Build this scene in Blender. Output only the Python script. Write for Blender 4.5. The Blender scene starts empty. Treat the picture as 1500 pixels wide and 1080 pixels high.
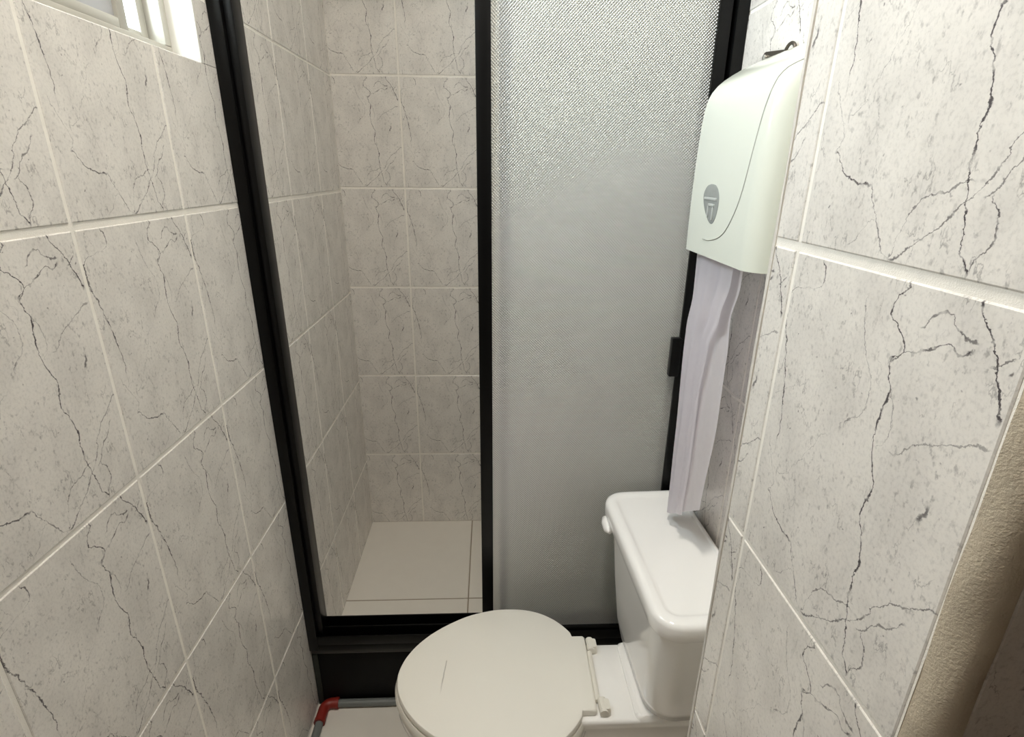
import bpy, bmesh, math, random
from mathutils import Matrix, Vector

# ------------------------------------------------------------------ scene, camera, light
S = bpy.context.scene
COL = S.collection
H = 1.43                                     # camera height over the bathroom floor

cam_d = bpy.data.cameras.new('camera')
cam_d.sensor_fit = 'HORIZONTAL'
cam_d.sensor_width = 36.0
cam_d.lens = 787.4 / 1500.0 * 36.0
cam_d.clip_start = 0.01
cam = bpy.data.objects.new('camera', cam_d)
COL.objects.link(cam)
R3 = Matrix(((0.99921, 0.00534, -0.03945), (-0.03814, 0.34512, -0.93779), (0.0086, 0.93855, 0.34505)))
cam.matrix_world = Matrix.Translation((0, 0, H)) @ R3.to_4x4()
S.camera = cam

S.view_settings.view_transform = 'Standard'
S.view_settings.look = 'None'
S.view_settings.gamma = 1.0
S.view_settings.use_curve_mapping = False
S.view_settings.exposure = 0.18

W = bpy.data.worlds.new('overcast_sky')
S.world = W
W.use_nodes = True
bgn = W.node_tree.nodes['Background']
bgn.inputs[0].default_value = (0.83, 0.915, 1.0, 1)
bgn.inputs[1].default_value = 22.0

portal_d = bpy.data.lights.new('window_portal', 'AREA')
portal_d.shape = 'RECTANGLE'
portal_d.size = 0.52
portal_d.size_y = 0.72
portal_d.cycles.is_portal = True
portal = bpy.data.objects.new('window_portal', portal_d)
COL.objects.link(portal)
portal.matrix_world = Matrix(((0, 0, -1, -0.62), (1, 0, 0, 0.806), (0, 1, 0, 1.935), (0, 0, 0, 1)))

S.cycles.max_bounces = 10
S.cycles.diffuse_bounces = 8
S.cycles.glossy_bounces = 4
S.cycles.transmission_bounces = 8
S.cycles.transparent_max_bounces = 8
S.cycles.sample_clamp_indirect = 6.0
S.cycles.caustics_reflective = False

FILL_LAMP_POWER = 15.0

# ------------------------------------------------------------------ material helpers
class NT:
    def __init__(self, name):
        self.m = bpy.data.materials.new(name)
        self.m.use_nodes = True
        self.t = self.m.node_tree
        self.t.nodes.clear()
        self.out = self.t.nodes.new('ShaderNodeOutputMaterial')
    def n(self, typ, **kw):
        x = self.t.nodes.new(typ)
        for k, v in kw.items():
            setattr(x, k, v)
        return x
    def put(self, sock, v):
        if isinstance(v, bpy.types.NodeSocket):
            self.t.links.new(v, sock)
        else:
            sock.default_value = v
    def math(self, op, a, b=None, c=None, clamp=False):
        x = self.n('ShaderNodeMath', operation=op, use_clamp=clamp)
        self.put(x.inputs[0], a)
        if b is not None: self.put(x.inputs[1], b)
        if c is not None: self.put(x.inputs[2], c)
        return x.outputs[0]
    def ramp(self, v, a, b, lo=0.0, hi=1.0, smooth=True):
        x = self.n('ShaderNodeMapRange', interpolation_type='SMOOTHSTEP' if smooth else 'LINEAR')
        self.put(x.inputs[0], v)
        for i, q in enumerate((a, b, lo, hi)): self.put(x.inputs[1 + i], q)
        return x.outputs[0]
    def noise(self, vec, scale, detail=2.0, rough=0.5):
        x = self.n('ShaderNodeTexNoise')
        if vec is not None: self.put(x.inputs['Vector'], vec)
        x.inputs['Scale'].default_value = scale
        x.inputs['Detail'].default_value = detail
        x.inputs['Roughness'].default_value = rough
        return x.outputs['Fac']
    def mapping(self, vec, scale=(1, 1, 1), loc=(0, 0, 0)):
        x = self.n('ShaderNodeMapping')
        self.put(x.inputs[0], vec)
        x.inputs['Scale'].default_value = scale
        x.inputs['Location'].default_value = loc
        return x.outputs[0]
    def mix(self, f, a, b):
        x = self.n('ShaderNodeMix', data_type='RGBA')
        self.put(x.inputs[0], f)
        self.put(x.inputs[6], a)
        self.put(x.inputs[7], b)
        return x.outputs[2]
    def principled(self, color, rough=0.5, metal=0.0, bump=None, bump_strength=0.2, bump_dist=0.001, coat=0.0, spec=0.5):
        x = self.n('ShaderNodeBsdfPrincipled')
        self.put(x.inputs['Base Color'], color)
        self.put(x.inputs['Roughness'], rough)
        x.inputs['Metallic'].default_value = metal
        x.inputs['Specular IOR Level'].default_value = spec
        if coat:
            x.inputs['Coat Weight'].default_value = coat
            x.inputs['Coat Roughness'].default_value = 0.08
        if bump is not None:
            b = self.n('ShaderNodeBump')
            b.inputs['Strength'].default_value = bump_strength
            b.inputs['Distance'].default_value = bump_dist
            self.put(b.inputs['Height'], bump)
            self.t.links.new(b.outputs[0], x.inputs['Normal'])
        self.t.links.new(x.outputs[0], self.out.inputs[0])
        return x
    def objco(self):
        return self.n('ShaderNodeTexCoord').outputs['Object']

def rgb(r, g, b):
    f = lambda c: (c / 255 / 12.92) if c / 255 <= 0.04045 else ((c / 255 + 0.055) / 1.055) ** 2.4
    return (f(r), f(g), f(b), 1.0)

def plain(name, col, rough=0.5, metal=0.0, var=0.06, scale=20.0, bump=0.0, coat=0.0, spec=0.5):
    k = NT(name)
    co = k.objco()
    nz = k.noise(co, scale, 4, 0.6)
    dark = tuple(c * (1 - var) for c in col[:3]) + (1,)
    lite = tuple(min(1, c * (1 + var)) for c in col[:3]) + (1,)
    c = k.mix(nz, dark, lite)
    fine = k.noise(co, scale * 12, 3, 0.6) if bump else None
    k.principled(c, rough, metal, fine, bump, 0.001, coat, spec)
    return k.m

# veins of the printed tile: ('v' = u as a function of v, 'h' = v as a function of u), points, half width, strength
VEINS = [
    ('v', [(.983, .181), (.949, .207), (.923, .203), (.905, .160), (.895, .080), (.880, .030), (.865, .014), (.818, .012),
           (.696, .055), (.585, .090), (.45, .118), (.425, .108)], .0056, .85),
    ('v', [(.421, .060), (.35, .102), (.278, .149), (.249, .123)], .0036, .50),
    ('h', [(.123, .249), (.160, .222), (.231, .188), (.338, .174)], .0050, .85),
    ('v', [(.174, .345), (.101, .400), (.035, .446), (.022, .478)], .0042, .70),
    ('v', [(.984, .600), (.954, .572), (.918, .556), (.888, .595), (.840, .642), (.810, .602), (.768, .614), (.746, .635),
           (.702, .620), (.635, .615), (.595, .623), (.533, .655), (.505, .663), (.443, .646), (.353, .684), (.287, .692),
           (.232, .687), (.142, .711), (.066, .735), (.020, .765)], .0058, 1.0),
    ('v', [(.746, .640), (.716, .655), (.666, .672), (.632, .660), (.608, .634)], .0036, .55),
    ('v', [(.991, .838), (.935, .882), (.899, .916), (.842, .947), (.790, .970)], .0076, 1.0),
    ('v', [(.926, .445), (.845, .468), (.804, .493), (.715, .554), (.671, .547), (.622, .486), (.60, .470)], .0040, .55),
    ('v', [(.157, .780), (.136, .802), (.095, .816), (.032, .771)], .0050, .8),
    ('v', [(.338, .297), (.308, .312), (.249, .274), (.218, .261)], .0030, .38),
    ('v', [(.565, .868), (.520, .850)], .0130, .80),
    ('h', [(.692, .617), (.781, .670), (.889, .715), (.97, .736)], .0034, .55),
    ('h', [(.489, .023), (.540, .040), (.634, .098), (.713, .158), (.772, .212), (.804, .265), (.85, .301), (.92, .341), (.985, .379)], .0042, .75),
    ('h', [(.677, .900), (.715, .935), (.760, .948), (.788, .928), (.853, .906)], .0052, .7),
    ('h', [(.602, .813), (.640, .835), (.713, .861), (.782, .887), (.818, .875), (.853, .892)], .0042, .85),
    ('h', [(.482, .026), (.514, .096), (.543, .138), (.669, .174), (.707, .189)], .0034, .65),
    ('h', [(.757, .159), (.790, .180), (.815, .215), (.865, .240), (.907, .289)], .0050, .65),
    ('h', [(.162, .329), (.257, .394), (.342, .493), (.40, .549)], .0028, .45),
    ('h', [(.292, .033), (.387, .100)], .0028, .5),
    ('h', [(.914, .880), (.961, .906)], .0040, .7),
    ('h', [(.030, .560), (.120, .600), (.230, .640)], .0024, .25),
]

def tile_material(name, base, vein, rough=0.22):
    k = NT(name)
    uvn = k.n('ShaderNodeUVMap')
    uvn.uv_map = 'UVMap'
    uv = uvn.outputs[0]
    sep = k.n('ShaderNodeSeparateXYZ')
    k.put(sep.inputs[0], uv)
    u0, v0 = sep.outputs[0], sep.outputs[1]
    sc = k.mapping(uv, (0.247, 0.335, 1))               # metres on the tile
    w1 = k.math('MULTIPLY', k.math('SUBTRACT', k.noise(sc, 70, 4, 0.7), 0.5), 0.046)
    w2 = k.math('MULTIPLY', k.math('SUBTRACT', k.noise(k.mapping(sc, (1, 1, 1), (3.1, 1.7, 0)), 70, 4, 0.7), 0.5), 0.036)
    u = k.math('ADD', u0, w1)
    v = k.math('ADD', v0, w2)
    brk = k.ramp(k.noise(k.mapping(sc, (1, 1, 1), (7, 2, 0)), 90, 2, 0.5), 0.30, 0.52, 0.35, 1.0)
    wid = k.ramp(k.noise(k.mapping(sc, (1, 1, 1), (1, 9, 0)), 60, 2, 0.5), 0.3, 0.7, 0.45, 1.35)
    total = None
    for kind, pts, hw, strength in VEINS:
        pts = sorted(pts)
        t, s = (v, u) if kind == 'v' else (u, v)
        fc = k.n('ShaderNodeFloatCurve')
        cv = fc.mapping.curves[0]
        cv.points[0].location = (0.0, pts[0][1])
        cv.points[1].location = (1.0, pts[-1][1])
        for a, b in pts:
            cv.points.new(a, b)
        for p in cv.points:
            p.handle_type = 'AUTO_CLAMPED'
        fc.mapping.update()
        k.put(fc.inputs['Value'], t)
        d = k.math('ABSOLUTE', k.math('SUBTRACT', s, fc.outputs[0]))
        if kind == 'h':
            d = k.math('MULTIPLY', d, 0.9)
        w = k.math('MULTIPLY', wid, hw * 0.66)
        line = k.ramp(d, k.math('MULTIPLY', w, 0.35), k.math('MULTIPLY', w, 1.25), strength, 0.0)
        a, b = pts[0][0], pts[-1][0]
        line = k.math('MULTIPLY', line, k.ramp(t, a - .012, a + .012))
        line = k.math('MULTIPLY', line, k.ramp(t, b - .012, b + .012, 1.0, 0.0))
        total = line if total is None else k.math('MAXIMUM', total, line)
    total = k.math('MULTIPLY', total, brk)
    # faint hairlines, flecks and clouding of the print
    n3 = k.noise(k.mapping(sc, (1.0, 0.38, 1), (5, 5, 0)), 42, 5, 0.6)
    hair = k.ramp(k.math('ABSOLUTE', k.math('SUBTRACT', n3, 0.5)), 0.0, 0.014, 0.42, 0.0)
    hm = k.ramp(k.noise(k.mapping(sc, (1, 1, 1), (2, 8, 0)), 26, 2), 0.52, 0.64)
    hair = k.math('MULTIPLY', hair, hm)
    fl = k.ramp(k.noise(k.mapping(sc, (1.0, 0.6, 1), (9, 4, 0)), 190, 3, 0.6), 0.54, 0.70, 0.0, 0.40)
    fl = k.math('MULTIPLY', fl, k.ramp(k.noise(k.mapping(sc, (1, 1, 1), (4, 3, 0)), 30, 2), 0.42, 0.62, 0.25, 1.0))
    blot = k.ramp(k.noise(k.mapping(sc, (1, 1, 1), (6, 6, 0)), 120, 2, 0.5), 0.70, 0.78, 0.0, 0.75)
    cloud = k.ramp(k.noise(k.mapping(sc, (1, .6, 1), (8, 1, 0)), 24, 3), 0.35, 0.72, 0.0, 0.13)
    f = k.math('MAXIMUM', k.math('MAXIMUM', total, hair), k.math('MAXIMUM', fl, blot))
    mic = k.ramp(k.noise(k.mapping(sc, (1, .8, 1), (3, 3, 0)), 330, 3, 0.65), 0.44, 0.74, 0.0, 0.15)
    f = k.math('ADD', k.math('ADD', f, mic), cloud, clamp=True)
    col = k.mix(f, base, vein)
    bmp = k.noise(sc, 60, 2, 0.5)
    k.principled(col, rough, 0.0, bmp, 0.06, 0.0008, 0.0, 0.5)
    return k.m

M = {}
M['tile'] = tile_material('marble_print_tile', rgb(232, 228, 222), rgb(84, 79, 81))
M['grout'] = plain('pale_grout', rgb(240, 236, 228), 0.85, var=0.10, scale=60, bump=0.5)
M['trim'] = plain('old_beige_edge_filler', rgb(192, 180, 160), 0.75, var=0.22, scale=38, bump=0.9)
M['trim_pale'] = plain('pale_edge_filler', rgb(212, 207, 199), 0.7, var=0.08, scale=40, bump=0.6)
M['wood'] = plain('dark_brown_wood', rgb(78, 58, 42), 0.5, var=0.2, scale=12, bump=0.2)
M['paint'] = plain('white_wall_paint', rgb(236, 234, 228), 0.7, var=0.02, scale=8, bump=0.15)
M['floor'] = plain('white_floor_tile', rgb(224, 219, 210), 0.3, var=0.04, scale=14)
M['fgrout'] = plain('grey_floor_grout', rgb(150, 138, 122), 0.9, var=0.1, scale=50, bump=0.4)
M['black'] = plain('black_aluminium', rgb(6, 6, 6), 0.34, var=0.15, scale=30, spec=0.22)
M['blackpaint'] = plain('black_painted_kerb', rgb(9, 9, 9), 0.6, var=0.2, scale=18, bump=0.2, spec=0.2)
M['greystrip'] = plain('dark_grey_sealant', rgb(62, 62, 60), 0.6, var=0.18, scale=40, bump=0.3)
M['mildew'] = plain('greenish_black_sealant', rgb(34, 38, 31), 0.8, var=0.4, scale=45, bump=0.4)
M['bluealu'] = plain('blue_grey_aluminium', rgb(22, 28, 44), 0.4, metal=0.2, var=0.1, scale=30)
M['ceramic'] = plain('white_vitreous_china', rgb(242, 241, 239), 0.12, var=0.012, scale=8, coat=0.3)
M['plastic'] = plain('white_gloss_plastic', rgb(217, 221, 211), 0.16, var=0.01, scale=10, coat=0.2)
M['hinge'] = plain('white_hinge_plastic', rgb(228, 225, 216), 0.35, var=0.02, scale=20)
M['greyplastic'] = plain('translucent_grey_plastic', rgb(142, 146, 144), 0.25, var=0.12, scale=90)
M['greyplastic_light'] = plain('light_grey_plastic', rgb(184, 188, 186), 0.3, var=0.05, scale=60)
M['seam'] = plain('dark_moulding_seam', rgb(168, 170, 162), 0.6, var=0.05)
k = NT('soft_white_paper')
co = k.objco()
pc = k.mix(k.noise(co, 60, 4), rgb(238, 234, 240), rgb(244, 241, 245))
pd = k.n('ShaderNodeBsdfDiffuse'); k.put(pd.inputs[0], pc)
pt = k.n('ShaderNodeBsdfTranslucent'); k.put(pt.inputs[0], pc)
px = k.n('ShaderNodeMixShader'); px.inputs[0].default_value = 0.6
k.t.links.new(pd.outputs[0], px.inputs[1]); k.t.links.new(pt.outputs[0], px.inputs[2]); k.t.links.new(px.outputs[0], k.out.inputs[0])
M['paper'] = k.m
M['steel'] = plain('dark_weathered_steel', rgb(92, 86, 80), 0.38, metal=0.85, var=0.2, scale=60)
M['bright_steel'] = plain('bright_screw_steel', rgb(200, 198, 192), 0.25, metal=0.9, var=0.08, scale=60)
M['pvc'] = plain('grey_plastic_pipe', rgb(112, 116, 114), 0.45, var=0.1, scale=25)
M['red'] = plain('red_plastic_fitting', rgb(128, 34, 24), 0.45, var=0.12, scale=40)
M['alu'] = plain('light_window_aluminium', rgb(196, 193, 184), 0.4, metal=0.25, var=0.05, scale=30)
M['rubber'] = plain('black_rubber', rgb(18, 18, 18), 0.7, var=0.1)

def frosted(name, tint, mixdiff, rough, pitch, bump_s, transl=0.6, gloss=0.08):
    """obscure glass: a diamond pressed pattern, part clear refraction and part scattering"""
    k = NT(name)
    co = k.objco()
    sp = k.n('ShaderNodeSeparateXYZ')
    k.put(sp.inputs[0], co)
    kk = 2 * math.pi / pitch
    a = k.math('SINE', k.math('MULTIPLY', sp.outputs[0], kk))
    b = k.math('SINE', k.math('MULTIPLY', sp.outputs[2], kk))
    hgt = k.math('MULTIPLY', a, b)
    def bump(dist):
        q = k.n('ShaderNodeBump')
        q.inputs['Strength'].default_value = bump_s
        q.inputs['Distance'].default_value = dist
        k.put(q.inputs['Height'], hgt)
        return q
    bp = bump(0.0013)
    bp2 = bump(0.0004)
    g = k.n('ShaderNodeBsdfRefraction')
    g.inputs['Color'].default_value = tint
    g.inputs['Roughness'].default_value = rough
    g.inputs['IOR'].default_value = 1.25
    k.t.links.new(bp2.outputs[0], g.inputs['Normal'])
    tr = k.n('ShaderNodeBsdfTranslucent')
    tr.inputs['Color'].default_value = tint
    df = k.n('ShaderNodeBsdfDiffuse')
    df.inputs['Color'].default_value = tint
    k.t.links.new(bp.outputs[0], df.inputs['Normal'])
    gl = k.n('ShaderNodeBsdfGlossy')
    gl.inputs['Roughness'].default_value = 0.34
    gl.inputs['Color'].default_value = (0.9, 0.9, 0.9, 1)
    k.t.links.new(bp.outputs[0], gl.inputs['Normal'])
    m1 = k.n('ShaderNodeMixShader'); m1.inputs[0].default_value = transl
    k.t.links.new(df.outputs[0], m1.inputs[1]); k.t.links.new(tr.outputs[0], m1.inputs[2])
    m2 = k.n('ShaderNodeMixShader'); m2.inputs[0].default_value = mixdiff
    k.t.links.new(g.outputs[0], m2.inputs[1]); k.t.links.new(m1.outputs[0], m2.inputs[2])
    m3 = k.n('ShaderNodeMixShader'); m3.inputs[0].default_value = gloss
    k.t.links.new(m2.outputs[0], m3.inputs[1]); k.t.links.new(gl.outputs[0], m3.inputs[2])
    k.t.links.new(m3.outputs[0], k.out.inputs[0])
    return k.m

M['obscure'] = frosted('obscure_pressed_glass', (0.90, 0.905, 0.86, 1), 0.36, 0.08, 0.0058, 1.0, 0.05, 0.25)
M['obscure_back'] = frosted('obscure_pressed_glass_rear', (0.90, 0.92, 0.90, 1), 0.60, 0.20, 0.0058, 0.6, 0.12, 0.12)
k = NT('smooth_glass_side')
rf = k.n('ShaderNodeBsdfRefraction'); rf.inputs['Color'].default_value = (0.95, 0.97, 0.96, 1)
rf.inputs['Roughness'].default_value = 0.05; rf.inputs['IOR'].default_value = 1.25
k.t.links.new(rf.outputs[0], k.out.inputs[0])
M['glass_side'] = k.m
M['frost_window'] = frosted('frosted_window_glass', (0.42, 0.41, 0.40, 1), 0.95, 0.3, 0.006, 0.4, 0.30)

k = NT('clear_window_glass')
tp = k.n('ShaderNodeBsdfTransparent'); tp.inputs[0].default_value = (0.94, 0.96, 0.95, 1)
gg = k.n('ShaderNodeBsdfGlossy'); gg.inputs['Roughness'].default_value = 0.02
mx = k.n('ShaderNodeMixShader'); mx.inputs[0].default_value = 0.05
k.t.links.new(tp.outputs[0], mx.inputs[1]); k.t.links.new(gg.outputs[0], mx.inputs[2])
k.t.links.new(mx.outputs[0], k.out.inputs[0])
M['clear'] = k.m

k = NT('fill_lamp_glow')
em = k.n('ShaderNodeEmission'); em.inputs[0].default_value = (1, 0.9, 0.76, 1); em.inputs[1].default_value = 6.0
k.t.links.new(em.outputs[0], k.out.inputs[0])
M['glow'] = k.m

# toilet lid plastic with one worn scratch
k = NT('white_lid_plastic_scratched')
co = k.objco()
sp = k.n('ShaderNodeSeparateXYZ'); k.put(sp.inputs[0], co)
wob = k.math('MULTIPLY', k.math('SUBTRACT', k.noise(co, 60, 2), 0.5), 0.004)
xd = k.math('ADD', k.math('SUBTRACT', sp.outputs[0], k.math('MULTIPLY', k.math('SUBTRACT', sp.outputs[1], 0.0), 0.10)), 0.104)
xd = k.math('ABSOLUTE', k.math('ADD', xd, wob))
scr = k.ramp(xd, 0.0004, 0.0018, 0.55, 0.0)
scr = k.math('MULTIPLY', scr, k.ramp(sp.outputs[1], -0.055, -0.01))
scr = k.math('MULTIPLY', scr, k.ramp(sp.outputs[1], 0.030, 0.036, 1.0, 0.0))
basec = k.mix(k.noise(co, 9, 3), rgb(236, 233, 225), rgb(240, 238, 230))
k.principled(k.mix(scr, basec, rgb(120, 114, 104)), 0.32, 0.0, k.noise(co, 120, 2), 0.04, 0.0005)
M['lid'] = k.m

# ------------------------------------------------------------------ mesh helpers
def finish(name, bm, mat, parent=None, smooth=None):
    bmesh.ops.recalc_face_normals(bm, faces=bm.faces)
    me = bpy.data.meshes.new(name)
    bm.to_mesh(me)
    bm.free()
    if mat is not None:
        me.materials.append(mat)
    if smooth is not None:
        me.shade_smooth()
        me.set_sharp_from_angle(angle=math.radians(smooth))
    o = bpy.data.objects.new(name, me)
    COL.objects.link(o)
    o.parent = parent
    return o

def tag(o, label=None, cat=None, group=None, kind=None):
    if label: o['label'] = label
    if cat: o['category'] = cat
    if group: o['group'] = group
    if kind: o['kind'] = kind
    return o

def empty(name, label=None, cat=None, group=None, kind=None, loc=(0, 0, 0)):
    o = bpy.data.objects.new(name, None)
    o.empty_display_size = 0.05
    o.location = loc
    COL.objects.link(o)
    return tag(o, label, cat, group, kind)

def box(bm, x0, x1, y0, y1, z0, z1, bev=0.0, seg=2):
    g = bmesh.ops.create_cube(bm, size=1.0)
    vs = g['verts']
    for v in vs:
        v.co = Vector((x0 if v.co.x < 0 else x1, y0 if v.co.y < 0 else y1, z0 if v.co.z < 0 else z1))
    if bev > 0:
        es = list({e for v in vs for e in v.link_edges})
        bmesh.ops.bevel(bm, geom=es, offset=bev, segments=seg, profile=0.5, affect='EDGES')

def boxo(name, dims, mat, parent=None, bev=0.0, seg=2):
    bm = bmesh.new()
    box(bm, *dims, bev=bev, seg=seg)
    return finish(name, bm, mat, parent, 35 if bev else None)

def tube(bm, pts, r, n=12, caps=True):
    pts = [Vector(p) for p in pts]
    rings = []
    up = Vector((0.13, 0.21, 1)).normalized()
    for i, p in enumerate(pts):
        a = pts[max(0, i - 1)]; b = pts[min(len(pts) - 1, i + 1)]
        d = (b - a).normalized()
        s = d.cross(up)
        if s.length < 1e-3: s = d.cross(Vector((1, 0, 0)))
        s.normalize()
        t = s.cross(d).normalized()
        rr = r[i] if isinstance(r, (list, tuple)) else r
        rings.append([bm.verts.new(p + (s * math.cos(2 * math.pi * j / n) + t * math.sin(2 * math.pi * j / n)) * rr) for j in range(n)])
    for A, B in zip(rings, rings[1:]):
        for j in range(n):
            bm.faces.new((A[j], A[(j + 1) % n], B[(j + 1) % n], B[j]))
    if caps:
        bm.faces.new(rings[0]); bm.faces.new(rings[-1])

def loft(bm, rings, cap0=True, cap1=True):
    R = [[bm.verts.new(p) for p in ring] for ring in rings]
    n = len(R[0])
    for A, B in zip(R, R[1:]):
        for j in range(n):
            bm.faces.new((A[j], A[(j + 1) % n], B[(j + 1) % n], B[j]))
    if cap0: bm.faces.new(R[0])
    if cap1: bm.faces.new(R[-1])
    return R

def rrect(x0, x1, y0, y1, r, n=8):
    """rounded rectangle outline; r one radius or four (x0y0, x1y0, x1y1, x0y1)"""
    if not isinstance(r, (list, tuple)): r = (r,) * 4
    pts = []
    for (cx, cy, a0), q in zip(((x0, y0, 180), (x1, y0, 270), (x1, y1, 0), (x0, y1, 90)), r):
        ox = cx + (q if cx == x0 else -q); oy = cy + (q if cy == y0 else -q)
        for i in range(n + 1):
            a = math.radians(a0 + 90 * i / n)
            pts.append((ox + q * math.cos(a), oy + q * math.sin(a)))
    return pts

# ------------------------------------------------------------------ tiled surfaces
GAP = 0.0058          # joint width
TH = 0.0040           # how far a tile stands out of the wall body
tile_cache = {}

def tile_mesh(pieces, full, mat):
    """pieces: rectangles (x0,x1,z0,z1) about the tile's own corner; full: (w,h) of an uncut tile and the offset of this piece in it"""
    key = (tuple(tuple(round(c, 4) for c in p) for p in pieces), tuple(round(c, 4) for c in full), mat.name)
    if key in tile_cache: return tile_cache[key]
    bm = bmesh.new()
    uvl = bm.loops.layers.uv.new('UVMap')
    ch = 0.0012
    for x0, x1, z0, z1 in pieces:
        c = min(ch, (x1 - x0) * .3, (z1 - z0) * .3)
        back = [bm.verts.new((x, 0.0, z)) for x, z in ((x0, z0), (x1, z0), (x1, z1), (x0, z1))]
        mid = [bm.verts.new((x, -TH + c * .7, z)) for x, z in ((x0, z0), (x1, z0), (x1, z1), (x0, z1))]
        top = [bm.verts.new((x, -TH, z)) for x, z in ((x0 + c, z0 + c), (x1 - c, z0 + c), (x1 - c, z1 - c), (x0 + c, z1 - c))]
        bm.faces.new(top)
        for A, B in ((back, mid), (mid, top)):
            for j in range(4):
                bm.faces.new((A[j], A[(j + 1) % 4], B[(j + 1) % 4], B[j]))
    bmesh.ops.recalc_face_normals(bm, faces=bm.faces)
    for f in bm.faces:
        for l in f.loops:
            l[uvl].uv = ((l.vert.co.x + full[2]) / full[0], (l.vert.co.z + full[3]) / full[1])
    me = bpy.data.meshes.new('tile')
    bm.to_mesh(me); bm.free()
    me.materials.append(mat)
    tile_cache[key] = me
    return me

def subtract(rect, hole):
    x0, x1, z0, z1 = rect; a, b, c, d = hole
    if a >= x1 or b <= x0 or c >= z1 or d <= z0: return [rect]
    out = []
    if z0 < c: out.append((x0, x1, z0, c))
    if d < z1: out.append((x0, x1, d, z1))
    m0, m1 = max(z0, c), min(z1, d)
    if x0 < a: out.append((x0, a, m0, m1))
    if b < x1: out.append((b, x1, m0, m1))
    return out

def tile_field(parent, place, us, zs, ulim, zlim, hole=None, mat=None, wide=(), wide_gap=0.009):
    """us, zs: joint positions in the wall's own left-to-right / upward coordinates; place(u, z) -> (location, rotation z)"""
    mat = mat or M['tile']
    for i in range(len(us) - 1):
        for j in range(len(zs) - 1):
            fu0, fu1, fz0, fz1 = us[i], us[i + 1], zs[j], zs[j + 1]
            gz0 = (wide_gap if any(abs(fz0 - q) < 1e-4 for q in wide) else GAP) / 2
            gz1 = (wide_gap if any(abs(fz1 - q) < 1e-4 for q in wide) else GAP) / 2
            r = (max(fu0 + GAP / 2, ulim[0]), min(fu1 - GAP / 2, ulim[1]), max(fz0 + gz0, zlim[0]), min(fz1 - gz1, zlim[1]))
            if r[1] - r[0] < 0.006 or r[3] - r[2] < 0.006: continue
            ps = [r] if hole is None else subtract(r, hole)
            ps = [p for p in ps if p[1] - p[0] > .004 and p[3] - p[2] > .004]
            if not ps: continue
            loc = [(p[0] - r[0], p[1] - r[0], p[2] - r[2], p[3] - r[2]) for p in ps]
            me = tile_mesh(loc, (fu1 - fu0, fz1 - fz0, r[0] - fu0, r[2] - fz0), mat)
            o = bpy.data.objects.new('tile', me)
            COL.objects.link(o)
            o.parent = parent
            o.location, rz = place(r[0], r[2])
            o.rotation_euler = (0, 0, rz)

def steps(a, p, lo, hi):
    k0 = math.floor((lo - a) / p); k1 = math.ceil((hi - a) / p)
    return [a + p * k for k in range(k0, k1 + 1)]

XL, XR, XP = -0.487, 0.465, 0.296            # tile faces: left wall, wall behind the toilet, partition
YB = 1.870                                    # tile face of the shower's rear wall
YN = -0.75                                    # wall behind the camera
ZC = 2.75
SHZ = 0.075                                   # shower floor
ROWS = [0.024 - .335, 0.024, 0.359, 0.694, 1.029, 1.364, 1.699, 2.034, 2.369, 2.704, 3.039]
WINY, WINZ = (0.56, 1.053), (1.597, 2.27)
FZ = 0.0195                                   # top of the bathroom floor tiles

# left wall, with the window opening
def wall_with_hole(name, x0, x1, y0, y1, z0, z1, hy, hz):
    bm = bmesh.new()
    for a in ((y0, hy[0], z0, z1), (hy[1], y1, z0, z1), (hy[0], hy[1], z0, hz[0]), (hy[0], hy[1], hz[1], z1)):
        box(bm, x0, x1, a[0], a[1], a[2], a[3])
    bmesh.ops.remove_doubles(bm, verts=bm.verts, dist=1e-5)
    return finish(name, bm, M['grout'])

wl = wall_with_hole('wall_left', XL - .16, XL - .0012, YN - .1, YB + .1, -.1, ZC + .1, WINY, WINZ)
tag(wl, kind='structure')
tile_field(wl, lambda u, z: ((XL - TH, u, z), math.pi / 2), steps(.664, .247, YN, YB), ROWS, (YN, YB), (0, ZC),
           hole=(WINY[0], WINY[1], WINZ[0], WINZ[1]), wide=(1.364,))

wr = boxo('wall_right', (XR + .0012, XR + .14, .40, YB + .1, -.1, ZC + .1), M['grout'])
tag(wr, kind='structure')
tile_field(wr, lambda u, z: ((XR + TH, -u, z), -math.pi / 2), [-y for y in reversed(steps(.905, .247, .58, YB))], ROWS, (-YB, -.58), (0, ZC), wide=(1.364,))

wb = boxo('wall_back', (XL - .1, XR + .1, YB + .0012, YB + .12, -.1, ZC + .1), M['grout'])
tag(wb, kind='structure')
BROWS = [.059, .388, .717, 1.046, 1.374, 1.702, 2.030, 2.358, 2.686, 3.014]
tile_field(wb, lambda u, z: ((u, YB + TH, z), 0.0), steps(-.279, .247, XL, XR), BROWS, (XL, XR), (SHZ, ZC))

# partition in front of the toilet: its long face is tiled, its two upright edges are rounded off with filler
PY0, PY1 = 0.246, 0.577
bm = bmesh.new()
pl = [(XP + .0012, .2665), (XP + .0225, .2665), (XP + .0225, PY0 + .0025), (1.2, PY0 + .0025), (1.2, PY1), (XP + .0185, PY1), (XP + .0185, .5585), (XP + .0012, .5585)]
loft(bm, [[(x, y, z) for x, y in pl] for z in (-.1, ZC + .1)])
wp = finish('wall_partition', bm, M['grout'])
tag(wp, kind='structure')
tile_field(wp, lambda u, z: ((XP + TH, -u, z), -math.pi / 2), [-.762, -.515, -.2652, -.018], ROWS, (-.5575, -.2685), (0, ZC), wide=(1.364,))
tile_field(wp, lambda u, z: ((u, PY0 + TH, z), 0.0), steps(.318, .247, .318, 1.1), ROWS, (.318, 1.05), (0, ZC))

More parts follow.
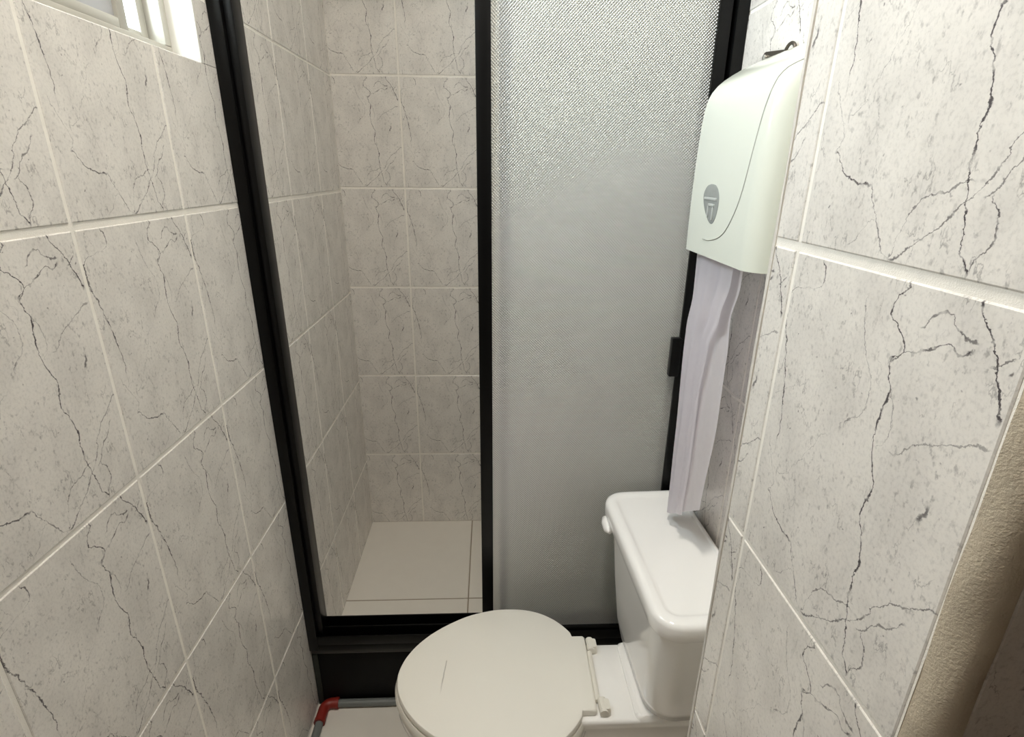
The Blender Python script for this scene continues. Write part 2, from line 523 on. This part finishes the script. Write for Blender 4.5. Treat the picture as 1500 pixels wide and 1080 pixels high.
def edge_trim(name, cx, cy, r, a0, a1, jitter, seed, mat):
    rnd = random.Random(seed)
    bm = bmesh.new()
    nz, na = 110, 9
    rows = []
    ph = [rnd.uniform(0, 6.28) for _ in range(6)]
    for i in range(nz + 1):
        z = ZC * i / nz
        row = []
        for j in range(na + 1):
            a = math.radians(a0 + (a1 - a0) * j / na)
            q = r + jitter * (.5 * math.sin(z * 21 + ph[0] + j * .4) + .3 * math.sin(z * 47 + ph[1] - j * .7) + .35 * (rnd.random() - .5))
            row.append(bm.verts.new((cx + q * math.cos(a), cy + q * math.sin(a), z)))
        row.append(bm.verts.new((cx, cy, z)))
        rows.append(row)
    for A, B in zip(rows, rows[1:]):
        for j in range(len(A)):
            bm.faces.new((A[j], A[(j + 1) % len(A)], B[(j + 1) % len(A)], B[j]))
    bm.faces.new(rows[0]); bm.faces.new(rows[-1])
    o = finish(name, bm, mat, None, 60)
    return tag(o, kind='structure')

edge_trim('trim_1', XP + .0225, .2665, .0215, 180, 272, .0016, 3, M['trim'])     # near edge
edge_trim('trim_2', XP + .0185, .5585, .0190, 88, 180, .0008, 5, M['trim_pale'])      # far edge

# wall behind the camera, wall on the right of the entrance, ceiling
tag(boxo('wall_front', (XL - .1, 1.2, YN - .1, YN, -.1, ZC + .1), M['wood']), kind='structure')
tag(boxo('wall_side', (1.05, 1.15, YN - .1, PY0 + .1, -.1, ZC + .1), M['wood']), kind='structure')
tag(boxo('ceiling', (XL - .16, 1.2, YN - .1, YB + .12, ZC, ZC + .1), M['paint']), kind='structure')

# floors
def floor_tiles(parent, xs, ys, xl, yl, z, gap=.004):
    for i in range(len(xs) - 1):
        for j in range(len(ys) - 1):
            x0, x1 = max(xs[i] + gap / 2, xl[0]), min(xs[i + 1] - gap / 2, xl[1])
            y0, y1 = max(ys[j] + gap / 2, yl[0]), min(ys[j + 1] - gap / 2, yl[1])
            if x1 - x0 < .01 or y1 - y0 < .01: continue
            bm = bmesh.new()
            box(bm, x0, x1, y0, y1, z - .006, z, .0012, 1)
            finish('tile', bm, M['floor'], parent)

fl = boxo('floor', (XL - .1, 1.2, YN - .1, 1.20, -.12, FZ - .0015), M['fgrout'])
tag(fl, kind='structure')
floor_tiles(fl, steps(-.08, .43, XL, 1.1), steps(.55, .43, YN, 1.12), (XL, 1.05), (YN, 1.12), FZ)
fs = boxo('floor_shower', (XL - .1, XR + .1, 1.15, YB + .1, -.1, SHZ - .0015), M['fgrout'])
tag(fs, kind='structure')
floor_tiles(fs, steps(-.08, .43, XL, XR), [1.01, 1.44, 1.875], (XL, XR), (1.16, YB), SHZ)

# ------------------------------------------------------------------ window in the left wall
win = empty('window_1', kind='structure', loc=(0, 0, 0))
wy0, wy1 = WINY; wz0, wz1 = WINZ
XF = -0.530                                   # room face of the window frame
bm = bmesh.new()                              # white plastered reveal
box(bm, -.647, XL + .001, wy1 - .002, wy1 + .006, wz0, wz1, .0015)
finish('reveal', bm, M['paint'], win, 35)
bm = bmesh.new()
box(bm, -.647, XL + .001, wy0 - .006, wy0 + .002, wz0, wz1, .0015)
finish('reveal', bm, M['paint'], win, 35)
boxo('lintel', (-.647, XL + .001, wy0, wy1, wz1 - .002, wz1 + .006), M['paint'], win, .0015)
boxo('window_sill', (-.66, XL - .003, wy0, wy1 - .002, wz0 - .003, wz0 + .0015), M['alu'], win, .0015)
fb = wz0 + .002
frame = empty('frame'); frame.parent = win
boxo('rail', (XF - .045, XF, wy0 + .002, wy1 - .002, fb, fb + .020), M['alu'], frame, .002)
boxo('rail', (XF - .045, XF, wy0 + .002, wy1 - .002, wz1 - .022, wz1 - .002), M['alu'], frame, .002)
boxo('stile', (XF - .045, XF, wy1 - .020, wy1 - .002, fb + .020, wz1 - .022), M['alu'], frame, .002)
boxo('stile', (XF - .045, XF, wy0 + .002, wy0 + .020, fb + .020, wz1 - .022), M['alu'], frame, .002)
def sash(y0, y1, x0, x1, zs, glasses):
    s = empty('sash'); s.parent = win
    w = .020
    boxo('stile', (x0, x1, y0, y0 + w, zs[0], zs[-1]), M['alu'], s, .002)
    boxo('stile', (x0, x1, y1 - w, y1, zs[0], zs[-1]), M['alu'], s, .002)
    m = (x0 + x1) / 2
    for z in zs:
        boxo('rail', (x0, x1, y0 + w, y1 - w, max(zs[0], z - .008), min(zs[-1], max(zs[0], z - .008) + .014)), M['alu'], s, .002)
    for z0, z1, g in zip(zs, zs[1:], glasses):
        boxo('pane', (m - .002, m + .002, y0 + w - .004, y1 - w + .004, z0 + .004, z1 - .006), g, s)
sash(wy0 + .022, .944, XF - .020, XF - .004, (fb + .020, 1.80, wz1 - .022), (M['frost_window'], M['clear']))  # unseen clear pane above the frosted one, added to let in more sky light
sash(.920, wy1 - .022, XF - .042, XF - .024, (fb + .020, wz1 - .022), (M['clear'],))

# ------------------------------------------------------------------ unseen ceiling lamp, added as fill light
lamp = empty('ceiling_fill_lamp', 'added fill lamp, unseen, round and white on the bathroom ceiling', 'lamp', loc=(-.05, .42, ZC))
def disc_rings(prof, n=40):
    return [[(r * math.cos(2 * math.pi * i / n), r * math.sin(2 * math.pi * i / n), z) for i in range(n)] for r, z in prof]
bm = bmesh.new(); loft(bm, disc_rings([(.125, 0), (.13, -.006), (.13, -.022), (.122, -.026)])); finish('base', bm, M['plastic'], lamp, 40)
bm = bmesh.new(); loft(bm, disc_rings([(.118, -.0262), (.115, -.040), (.095, -.052), (.05, -.060), (.01, -.062)])); finish('diffuser', bm, M['glow'], lamp, 60)
ld = bpy.data.lights.new('fill_lamp_light', 'AREA'); ld.shape = 'DISK'; ld.size = .22; ld.energy = FILL_LAMP_POWER; ld.color = (1, .945, .855)
lo = bpy.data.objects.new('fill_lamp_light', ld); COL.objects.link(lo); lo.parent = lamp; lo.location = (0, 0, -.068)

# ------------------------------------------------------------------ shower kerb, frame and doors
YF = 1.115
kerb = empty('shower_kerb', 'black painted step below the shower door with grey sealant on top', 'kerb', loc=(0, YF, 0))
def child_box(name, dims, mat, parent, bev=.001, seg=2):
    l = parent.location
    d = (dims[0] - l.x, dims[1] - l.x, dims[2] - l.y, dims[3] - l.y, dims[4] - l.z, dims[5] - l.z)
    return boxo(name, d, mat, parent, bev, seg)
child_box('body', (XL, XR, YF, YF + .085, .0, .204), M['blackpaint'], kerb, .003)
child_box('sealant_strip', (XL + .001, XR - .001, YF - .006, YF + .050, .204, .2225), M['greystrip'], kerb, .006, 3)
child_box('sealant_bead', (XL + .001, XL + .016, YF - .005, YF + .0, .02, .204), M['mildew'], kerb, .002)

frame = empty('shower_frame', 'black aluminium frame of the shower opening with bottom track', 'frame', loc=(0, YF, .2225))
ZH = 2.33
child_box('jamb', (XL, XL + .024, YF - .012, YF + .045, .2235, ZH), M['black'], frame, .002)
child_box('jamb_lip', (XL + .024, XL + .040, YF - .003, YF + .040, .2235, ZH), M['black'], frame, .002)
child_box('jamb', (XR - .022, XR, YF - .012, YF + .045, .2235, ZH), M['black'], frame, .002)
child_box('jamb_lip', (XR - .034, XR - .022, YF + .024, YF + .040, .2235, ZH), M['black'], frame, .002)
child_box('header', (XL, XR, YF - .014, YF + .047, ZH, ZH + .05), M['black'], frame, .002)
tr = empty('bottom_track'); tr.parent = frame
def tb(name, dims, bev=.0015):
    l = frame.location
    return boxo(name, (dims[0], dims[1], dims[2] - l.y, dims[3] - l.y, dims[4] - l.z, dims[5] - l.z), M['black'], tr, bev)
tb('track_base', (XL + .024, XR - .022, YF - .012, YF + .045, .2235, .243))
tb('track_rail', (XL + .024, XR - .022, YF - .012, YF - .008, .243, .272))
tb('track_rail', (XL + .040, XR - .022, YF + .014, YF + .018, .243, .280))
tb('track_rail', (XL + .024, XR - .022, YF + .041, YF + .045, .243, .288))

def shower_door(x0, x1, yc, z0, z1, sw, stile_mat, glass_mat, label, rw=.030):
    d = empty('shower_door', label, 'shower door', loc=(0, yc, z0))
    t = .0085
    child_box('stile', (x0, x0 + sw, yc - t, yc + t, z0, z1), stile_mat, d, .0015)
    child_box('stile', (x1 - .024, x1, yc - t, yc + t, z0, z1), M['black'], d, .0015)
    child_box('rail', (x0 + sw, x1 - .024, yc - t, yc + t, z0, z0 + rw), M['black'], d, .0015)
    child_box('rail', (x0 + sw, x1 - .024, yc - t, yc + t, z1 - .03, z1), M['black'], d, .0015)
    g = child_box('glass_panel', (x0 + sw - .004, x1 - .022, yc - .002, yc + .002, z0 + rw - .006, z1 - .026), glass_mat, d, 0)
    g.data.materials.append(M['glass_side'])
    for p in g.data.polygons:
        p.material_index = 0 if p.normal.y < -.5 else 1
    return d
d1 = shower_door(-.0255, .437, YF + .003, .252, ZH - .004, .0285, M['black'], M['obscure'],
                 'front sliding shower door with obscure patterned glass, nearest the toilet tank')
child_box('handle', (.392, .413, YF - .022, YF - .0055, 1.006, 1.094), M['black'], d1, .002)
d2 = shower_door(.018, .431, YF + .0295, .262, ZH - .004, .022, M['bluealu'], M['obscure_back'],
                 'rear sliding shower door with blue-grey stile, blurred behind the front glass')

child_box('brush_seal', (.019, .037, YF + .0085, YF + .021, .300, ZH - .04), M['bluealu'], d2, .003)

# ------------------------------------------------------------------ pipes on the floor
def swept(name, pts, r, mat, parent, n=14):
    bm = bmesh.new(); tube(bm, pts, r, n); return finish(name, bm, mat, parent, 50)
pz = FZ + .0107
run = empty('floor_pipe', 'grey plastic pipe along the kerb with red elbow turning along the left wall', 'pipe', loc=(0, 0, 0))
PY = 1.1035
swept('pipe_run', [(-.440, PY, pz), (XR - .01, PY, pz)], .0105, M['pvc'], run)
swept('pipe_run', [(-.466, 1.060, pz), (-.466, .30, pz)], .0105, M['pvc'], run)
el = swept('elbow', [(-.432, PY, pz + .001)] + [(-.446 - .020 * math.sin(a), PY - .020 + .020 * math.cos(a), pz + .001) for a in [i * math.pi / 16 for i in range(9)]] + [(-.466, 1.050, pz + .001)], .0140, M['red'], run)
el['label'] = 'red elbow fitting'
swept('collar', [(-.438, PY, pz + .001), (-.428, PY, pz + .001)], .0152, M['red'], run)
swept('collar', [(-.466, 1.056, pz + .001), (-.466, 1.046, pz + .001)], .0152, M['red'], run)

# ------------------------------------------------------------------ toilet
toilet = empty('toilet', 'white toilet with closed seat lid standing before the shower', 'toilet', loc=(0, .862, 0))
TY = .862
def local(ring): return [(x, y - TY, z) for x, y, z in ring]
def tl(name, rings, mat, parent=None, smooth=50, cap0=True, cap1=True):
    bm = bmesh.new(); loft(bm, [local(r) for r in rings], cap0, cap1)
    return finish(name, bm, mat, parent or toilet, smooth)

# plan outline of lid and seat: half width over x
OUT = [(-.2035, 0), (-.199, .029), (-.189, .054), (-.170, .083), (-.140, .1135), (-.100, .1415), (-.055, .1640), (-.005, .1770),
       (.040, .1800), (.080, .1755), (.115, .1635), (.145, .1445), (.165, .1255), (.178, .1090)]
def catmull(P, sub=4):
    res = []
    for i in range(len(P) - 1):
        p0 = P[max(i - 1, 0)]; p1 = P[i]; p2 = P[i + 1]; p3 = P[min(i + 2, len(P) - 1)]
        for s in range(sub):
            t = s / sub
            res.append(tuple(.5 * (2 * b + (c - a) * t + (2 * a - 5 * b + 4 * c - d) * t * t + (3 * b - a - 3 * c + d) * t ** 3) for a, b, c, d in zip(p0, p1, p2, p3)))
    res.append(P[-1])
    return res
half = catmull([(-.199, -.029)] + OUT)[4:]
half = [(x, max(0, w)) for x, w in half]
def outline(off=0.0, tab=True, back=.213, tabw=.0935):
    up = []
    cx = .0
    for x, w in half:
        n = math.hypot(x, w) or 1
        up.append((x + off * x / n, max(0.0, w + off * w / n)))
    if tab:
        up += [(.180, tabw + .010 + off * .5), (.183, tabw + off), (back - .004 + off, tabw + off), (back + off, tabw - .004 + off)]
    else:
        up += [(.190 + off, .085), (.196 + off, .05)]
    lower = [(x, -w) for x, w in reversed(up) if w > 1e-6]
    return up + lower
SK = math.tan(math.radians(-1.3))
def ring(off, z, tab=True, sk=True, sx=1.0, sy=1.0, dx=0.0):
    return [(x * sx + dx + (-(y) * SK if sk else 0), TY + y * sy, z) for x, y in outline(off, tab)]
zl = 1.43 - 1.015
tl('lid', [ring(-.003, zl - .017), ring(0, zl - .014), ring(0, zl - .006), ring(-.0018, zl - .0022), ring(-.006, zl - .0004)], M['lid'], None, 40)
tl('seat', [ring(0, zl - .040, False), ring(.005, zl - .036, False), ring(.005, zl - .026, False), ring(.001, zl - .0195, False), ring(-.02, zl - .0185, False)], M['hinge'], None, 40)
zr = zl - .041
def egg(s, z, dx=0.0, sy=None):
    return [(x * s + dx, TY + y * (sy if sy is not None else s), z) for x, y in outline(0.0, False)]
tl('bowl', [egg(.99, zr, 0), egg(1.01, zr - .006), egg(1.01, zr - .030), egg(.96, zr - .055, .006), egg(.90, zr - .10, .018), egg(.80, zr - .16, .04),
            egg(.70, zr - .22, .07, .62), egg(.66, zr - .28, .085, .56), egg(.68, zr - .33, .085, .58), egg(.72, FZ + .012, .085, .62), egg(.73, FZ, .085, .63)], M['ceramic'], None, 60)
# deck behind the seat that carries the tank
DZ = .398
def dk(x0, x1, hw, z, r=.02): return [(x, TY - .012 + y, z) for x, y in rrect(x0, x1, -hw, hw, r, 6)]
tl('deck', [dk(.16, .42, .055, .20, .03), dk(.14, .43, .060, .28, .03), dk(.12, .44, .074, .345, .03), dk(.115, .445, .090, .372, .03), dk(.115, .447, .0945, .390, .028), dk(.1155, .4465, .0935, .395, .028), dk(.119, .443, .090, DZ, .026)], M['ceramic'], None, 50)
tl('tank_platform', [dk(.287, .44, .0945, DZ - .004, .012), dk(.288, .439, .0925, DZ + .004, .012), dk(.296, .437, .090, DZ + .009, .014)], M['ceramic'], None, 50)
# hinges and rod
def hinge(y):
    hx = .228
    h = tl('hinge', [[(hx + a, y + b, z) for a, b in rrect(-.011, .011, -.013, .013, .004, 3)] for z in (DZ - .002, DZ + .012)] + [[(hx + a * .85, y + b * .9, DZ + .020) for a, b in rrect(-.011, .011, -.013, .013, .005, 3)]], M['hinge'])
    bm = bmesh.new(); tube(bm, [(hx - .004, y - TY - .016, DZ + .012), (hx - .004, y - TY + .016, DZ + .012)], .0085, 14); finish('barrel', bm, M['hinge'], h, 40)
hinge(.930); hinge(.780)
bm = bmesh.new(); tube(bm, [(.2165, .795 - TY, DZ + .008), (.2195, .915 - TY, DZ + .008)], .0055, 12); finish('hinge_rod', bm, M['hinge'], toilet, 40)
bm = bmesh.new(); loft(bm, [[(.316 + .013 * s * math.cos(a), .926 - TY + .011 * s * math.sin(a), z) for a in [2 * math.pi * i / 20 for i in range(20)]] for s, z in ((1, DZ + .004), (1, DZ + .012), (.8, DZ + .015), (.3, DZ + .016))])

finish('bolt_cap', bm, M['ceramic'], toilet, 50)
# tank
ROT = math.radians(2.2)
def rot(x, y, cx=.37, cy=.885):
    return (cx + (x - cx) * math.cos(ROT) - (y - cy) * math.sin(ROT), cy + (x - cx) * math.sin(ROT) + (y - cy) * math.cos(ROT))
def tr_ring(x0, x1, y0, y1, r, z):
    return [(*rot(x, y), z) for x, y in rrect(x0, x1, y0, y1, r, 10)]
RB = (.055, .012, .012, .055)
tl('tank', [tr_ring(.312, .435, .765, .985, (.05, .01, .01, .05), .400), tr_ring(.303, .442, .745, 1.005, (.055, .012, .012, .055), .410),
            tr_ring(.296, .448, .728, 1.022, RB, .450), tr_ring(.290, .450, .712, 1.045, RB, .540), tr_ring(.285, .452, .702, 1.064, RB, .640), tr_ring(.283, .453, .698, 1.072, RB, .684)], M['ceramic'], None, 50)
LR = (.050, .016, .016, .050)
LZ = .720
lidr = lambda o, z: tr_ring(.268 + o, .458 - o * .4, .680 + o, 1.092 - o, tuple(max(.006, q - o) for q in LR), z)
tl('tank_lid', [lidr(.010, .681), lidr(.002, .683), lidr(0, .688), lidr(0, .709), lidr(.002, .7145), lidr(.007, .7185), lidr(.014, LZ), lidr(.022, LZ - .0002), lidr(.026, LZ - .0016), lidr(.029, LZ - .0030), lidr(.034, LZ - .0033)], M['ceramic'], None, 40)
# flush lever under the far end of the lid
fl_ = empty('flush_lever'); fl_.parent = toilet
def tubel(name, pts, r, mat, parent, n=14):
    bm = bmesh.new(); tube(bm, [(x, y - TY, z) for x, y, z in pts], r, n); return finish(name, bm, mat, parent, 60)
tubel('lever_boss', [(.296, 1.030, .674), (.274, 1.030, .674), (.268, 1.030, .674)], [.014, .014, .009], M['ceramic'], fl_)
tubel('lever_arm', [(.269, 1.044, .674), (.266, 1.038, .674), (.264, 1.025, .673), (.2635, 1.005, .671), (.266, .996, .670)], [.005, .0115, .0125, .0105, .005], M['ceramic'], fl_)
# water inlet below the tank
tubel('inlet_nut', [(.400, .80, .400), (.400, .80, .378)], .017, M['rubber'], toilet)

# ------------------------------------------------------------------ paper dispenser on the wall
disp = empty('paper_dispenser', 'white plastic paper towel dispenser hung above the toilet tank', 'dispenser', loc=(XR, .87, 1.30))
DX0, DY0, DY1 = .360, .735, 1.002
PROF = [(1.298, .3600), (1.34, .3592), (1.40, .3590), (1.46, .3600), (1.505, .3620), (1.530, .3645), (1.545, .3680), (1.556, .3735),
        (1.566, .3815), (1.574, .3910), (1.582, .4030), (1.590, .4170), (1.597, .4310), (1.603, .4440), (1.607, .4560)]
def dsec(z, xf, ins=0.0):
    r = min(.034, (XR - .0005 - xf) * .8)
    pts = rrect(xf + ins, XR - .0005, DY0 + ins, DY1 - ins * .5, (max(.004, r - ins), .002, .002, max(.003, min(.012, r * .5) - ins)), 9)
    return [(x - XR, y - .87, z - 1.30) for x, y in pts]
bm = bmesh.new()
rings = [dsec(1.332, .3600, .0045), dsec(1.3005, .3600, .004), dsec(1.298, .3600, .0015)] + [dsec(z, x) for z, x in PROF]
loft(bm, rings)
finish('cover', bm, M['plastic'], disp, 40)
def front_x(z):
    for (a, p), (b, q) in zip(PROF, PROF[1:]):
        if a <= z <= b: return p + (q - p) * (z - a) / (b - a)
    return PROF[0][1]
def face_x(y, z):
    x = front_x(z)
    r = .034
    d = DY0 + r - y
    if d > 0: x += r - math.sqrt(max(0, r * r - d * d))
    return x
seam = catmull([(.742, 1.566), (.758, 1.552), (.766, 1.526), (.772, 1.502), (.782, 1.451), (.796, 1.396), (.822, 1.356), (.849, 1.336), (.888, 1.326), (.917, 1.325)], 4)
bm = bmesh.new(); tube(bm, [(face_x(y, z) - XR - .0000, y - .87, z - 1.30) for y, z in seam], .0010, 6)
finish('moulding_seam', bm, M['seam'], disp, 60)
# teardrop window with the maker's mark
tear = [(.907, 1.413), (.888, 1.411), (.874, 1.401), (.869, 1.386), (.872, 1.369), (.879, 1.357), (.888, 1.352), (.900, 1.355), (.915, 1.365), (.929, 1.380), (.935, 1.396), (.924, 1.409)]
tear = catmull(tear + [tear[0]], 4)[:-1]
tc = (.902, 1.384)
def tring(s, dx): return [(.3592 - dx - XR, tc[0] + (y - tc[0]) * s - .87, tc[1] + (z - tc[1]) * s - 1.30) for y, z in tear]
bm = bmesh.new(); loft(bm, [tring(1.0, -.002), tring(1.0, .0006), tring(.92, .0012), tring(.6, .0016)])
tw = finish('level_window', bm, M['greyplastic'], disp, 40); tw['label'] = 'grey teardrop level window'
def mark(y0, y1, z0, z1):
    boxo('mark_stroke', (.3592 - .0030 - XR, .3592 - .0010 - XR, y0 - .87, y1 - .87, z0 - 1.30, z1 - 1.30), M['greyplastic_light'], tw, .0006)
mark(.876, .926, 1.3885, 1.3925); mark(.882, .906, 1.379, 1.383); mark(.903, .907, 1.362, 1.383); mark(.884, .888, 1.358, 1.378)

# ------------------------------------------------------------------ paper hanging out of the dispenser
def interp(L, t):
    for (a, p), (b, q) in zip(L, L[1:]):
        if a <= t <= b:
            s = (t - a) / (b - a); s = s * s * (3 - 2 * s)
            return p + (q - p) * s
    return L[-1][1]
paper = empty('paper_towel', 'strip of white paper hanging from the dispenser down to the tank lid', 'paper towel', loc=(.378, .90, 1.30))
def sheet(name, far, near, ztf, ztn, zbf, zbn, xfun, nt=60, ns=36):
    bm = bmesh.new()
    rows = []
    for i in range(nt + 1):
        t = i / nt
        row = []
        for j in range(ns + 1):
            s = j / ns
            y = interp(far, t) * (1 - s) + interp(near, t) * s
            z = (ztf + (zbf - ztf) * t) * (1 - s) + (ztn + (zbn - ztn) * t) * s
            row.append(bm.verts.new((xfun(s, t) - .378, y - .90, z - 1.30)))
        rows.append(row)
    for A, B in zip(rows, rows[1:]):
        for j in range(ns):
            bm.faces.new((A[j], A[j + 1], B[j + 1], B[j]))
    o = finish(name, bm, M['paper'], paper, 80)
    return o
FAR = [(0, .986), (.18, .983), (.30, 1.000), (.37, 1.001), (.70, .992), (1, .984)]
sheet('sheet', FAR, [(0, .806), (.12, .803), (.24, .820), (.36, .812), (.62, .809), (1, .828)], 1.325, 1.325, .727, .845,
      lambda s, t: .384 + .0035 * math.sin(s * 15 + .5 + t * 1.2) + .0025 * math.sin(s * 31 - t) * (1 - .4 * t) + .004 * t)
sheet('sheet', [(0, .984), (.18, .981), (.30, .997), (.37, .998), (.70, .990), (1, .982)],
      [(0, .812), (.10, .815), (.22, .838), (.34, .868), (.5, .880), (.75, .880), (1, .890)], 1.325, 1.325, .732, .790,
      lambda s, t: .3755 + .0030 * math.sin(s * 11 + 1.2) + .0022 * math.sin(s * 23 + t * 2) + .004 * t)

# ------------------------------------------------------------------ steel hook above the dispenser
hook = empty('wall_hook', 'small dark steel hook plate screwed to the wall above the dispenser', 'hook', loc=(XR, .95, 1.605))
def hl(x, y, z): return (x - XR, y - .95, z - 1.605)
bm = bmesh.new()
n = 12
pl = [(1.0 + .011 * math.cos(a), 1.6095 + .0095 * math.sin(a)) for a in [math.pi * (-.5 + i / n) for i in range(n + 1)]]
pl = [(y, z) for y, z in pl] + [(.935, 1.6105), (.932, 1.606), (.935, 1.6015)]
loft(bm, [[hl(x, y, z) for y, z in pl] for x in (XR - .0005, XR - .006, XR - .007)])
finish('plate', bm, M['steel'], hook, 40)
bm = bmesh.new(); tube(bm, [hl(XR - .006, 1.000, 1.6095), hl(XR - .010, 1.000, 1.6095), hl(XR - .011, 1.000, 1.6095)], [.006, .0055, .003], 12)
finish('screw', bm, M['bright_steel'], hook, 40)
bm = bmesh.new(); tube(bm, [hl(XR - .004, .936, 1.606)] + [hl(XR - .006 - .003 * i / 10, .918 + .013 * math.cos(math.radians(180 - 18 * i)), 1.603 + .013 * math.sin(math.radians(180 - 18 * i))) for i in range(11)] + [hl(XR - .009, .905, 1.597)], .0026, 10)
finish('ring', bm, M['steel'], hook, 60)

# ------------------------------------------------------------------ descriptions of the setting
for nm, lb in {
    'wall_left': 'left wall of marble-print tiles with the small window',
    'wall_right': 'tiled wall behind the toilet tank and the dispenser',
    'wall_back': 'tiled rear wall inside the shower',
    'wall_partition': 'tiled partition wall close on the right',
    'wall_front': 'dark wooden wall behind the camera',
    'wall_side': 'dark wooden side wall right of the entrance',
    'ceiling': 'white painted bathroom ceiling',
    'floor': 'pale tiled bathroom floor beside the toilet',
    'floor_shower': 'pale tiled shower floor behind the kerb',
    'trim_1': 'rough beige rounded edge of the partition at the right',
    'trim_2': 'pale rounded edge of the partition beside the dispenser',
    'window_1': 'small sliding window high in the left wall',
}.items():
    bpy.data.objects[nm]['label'] = lb
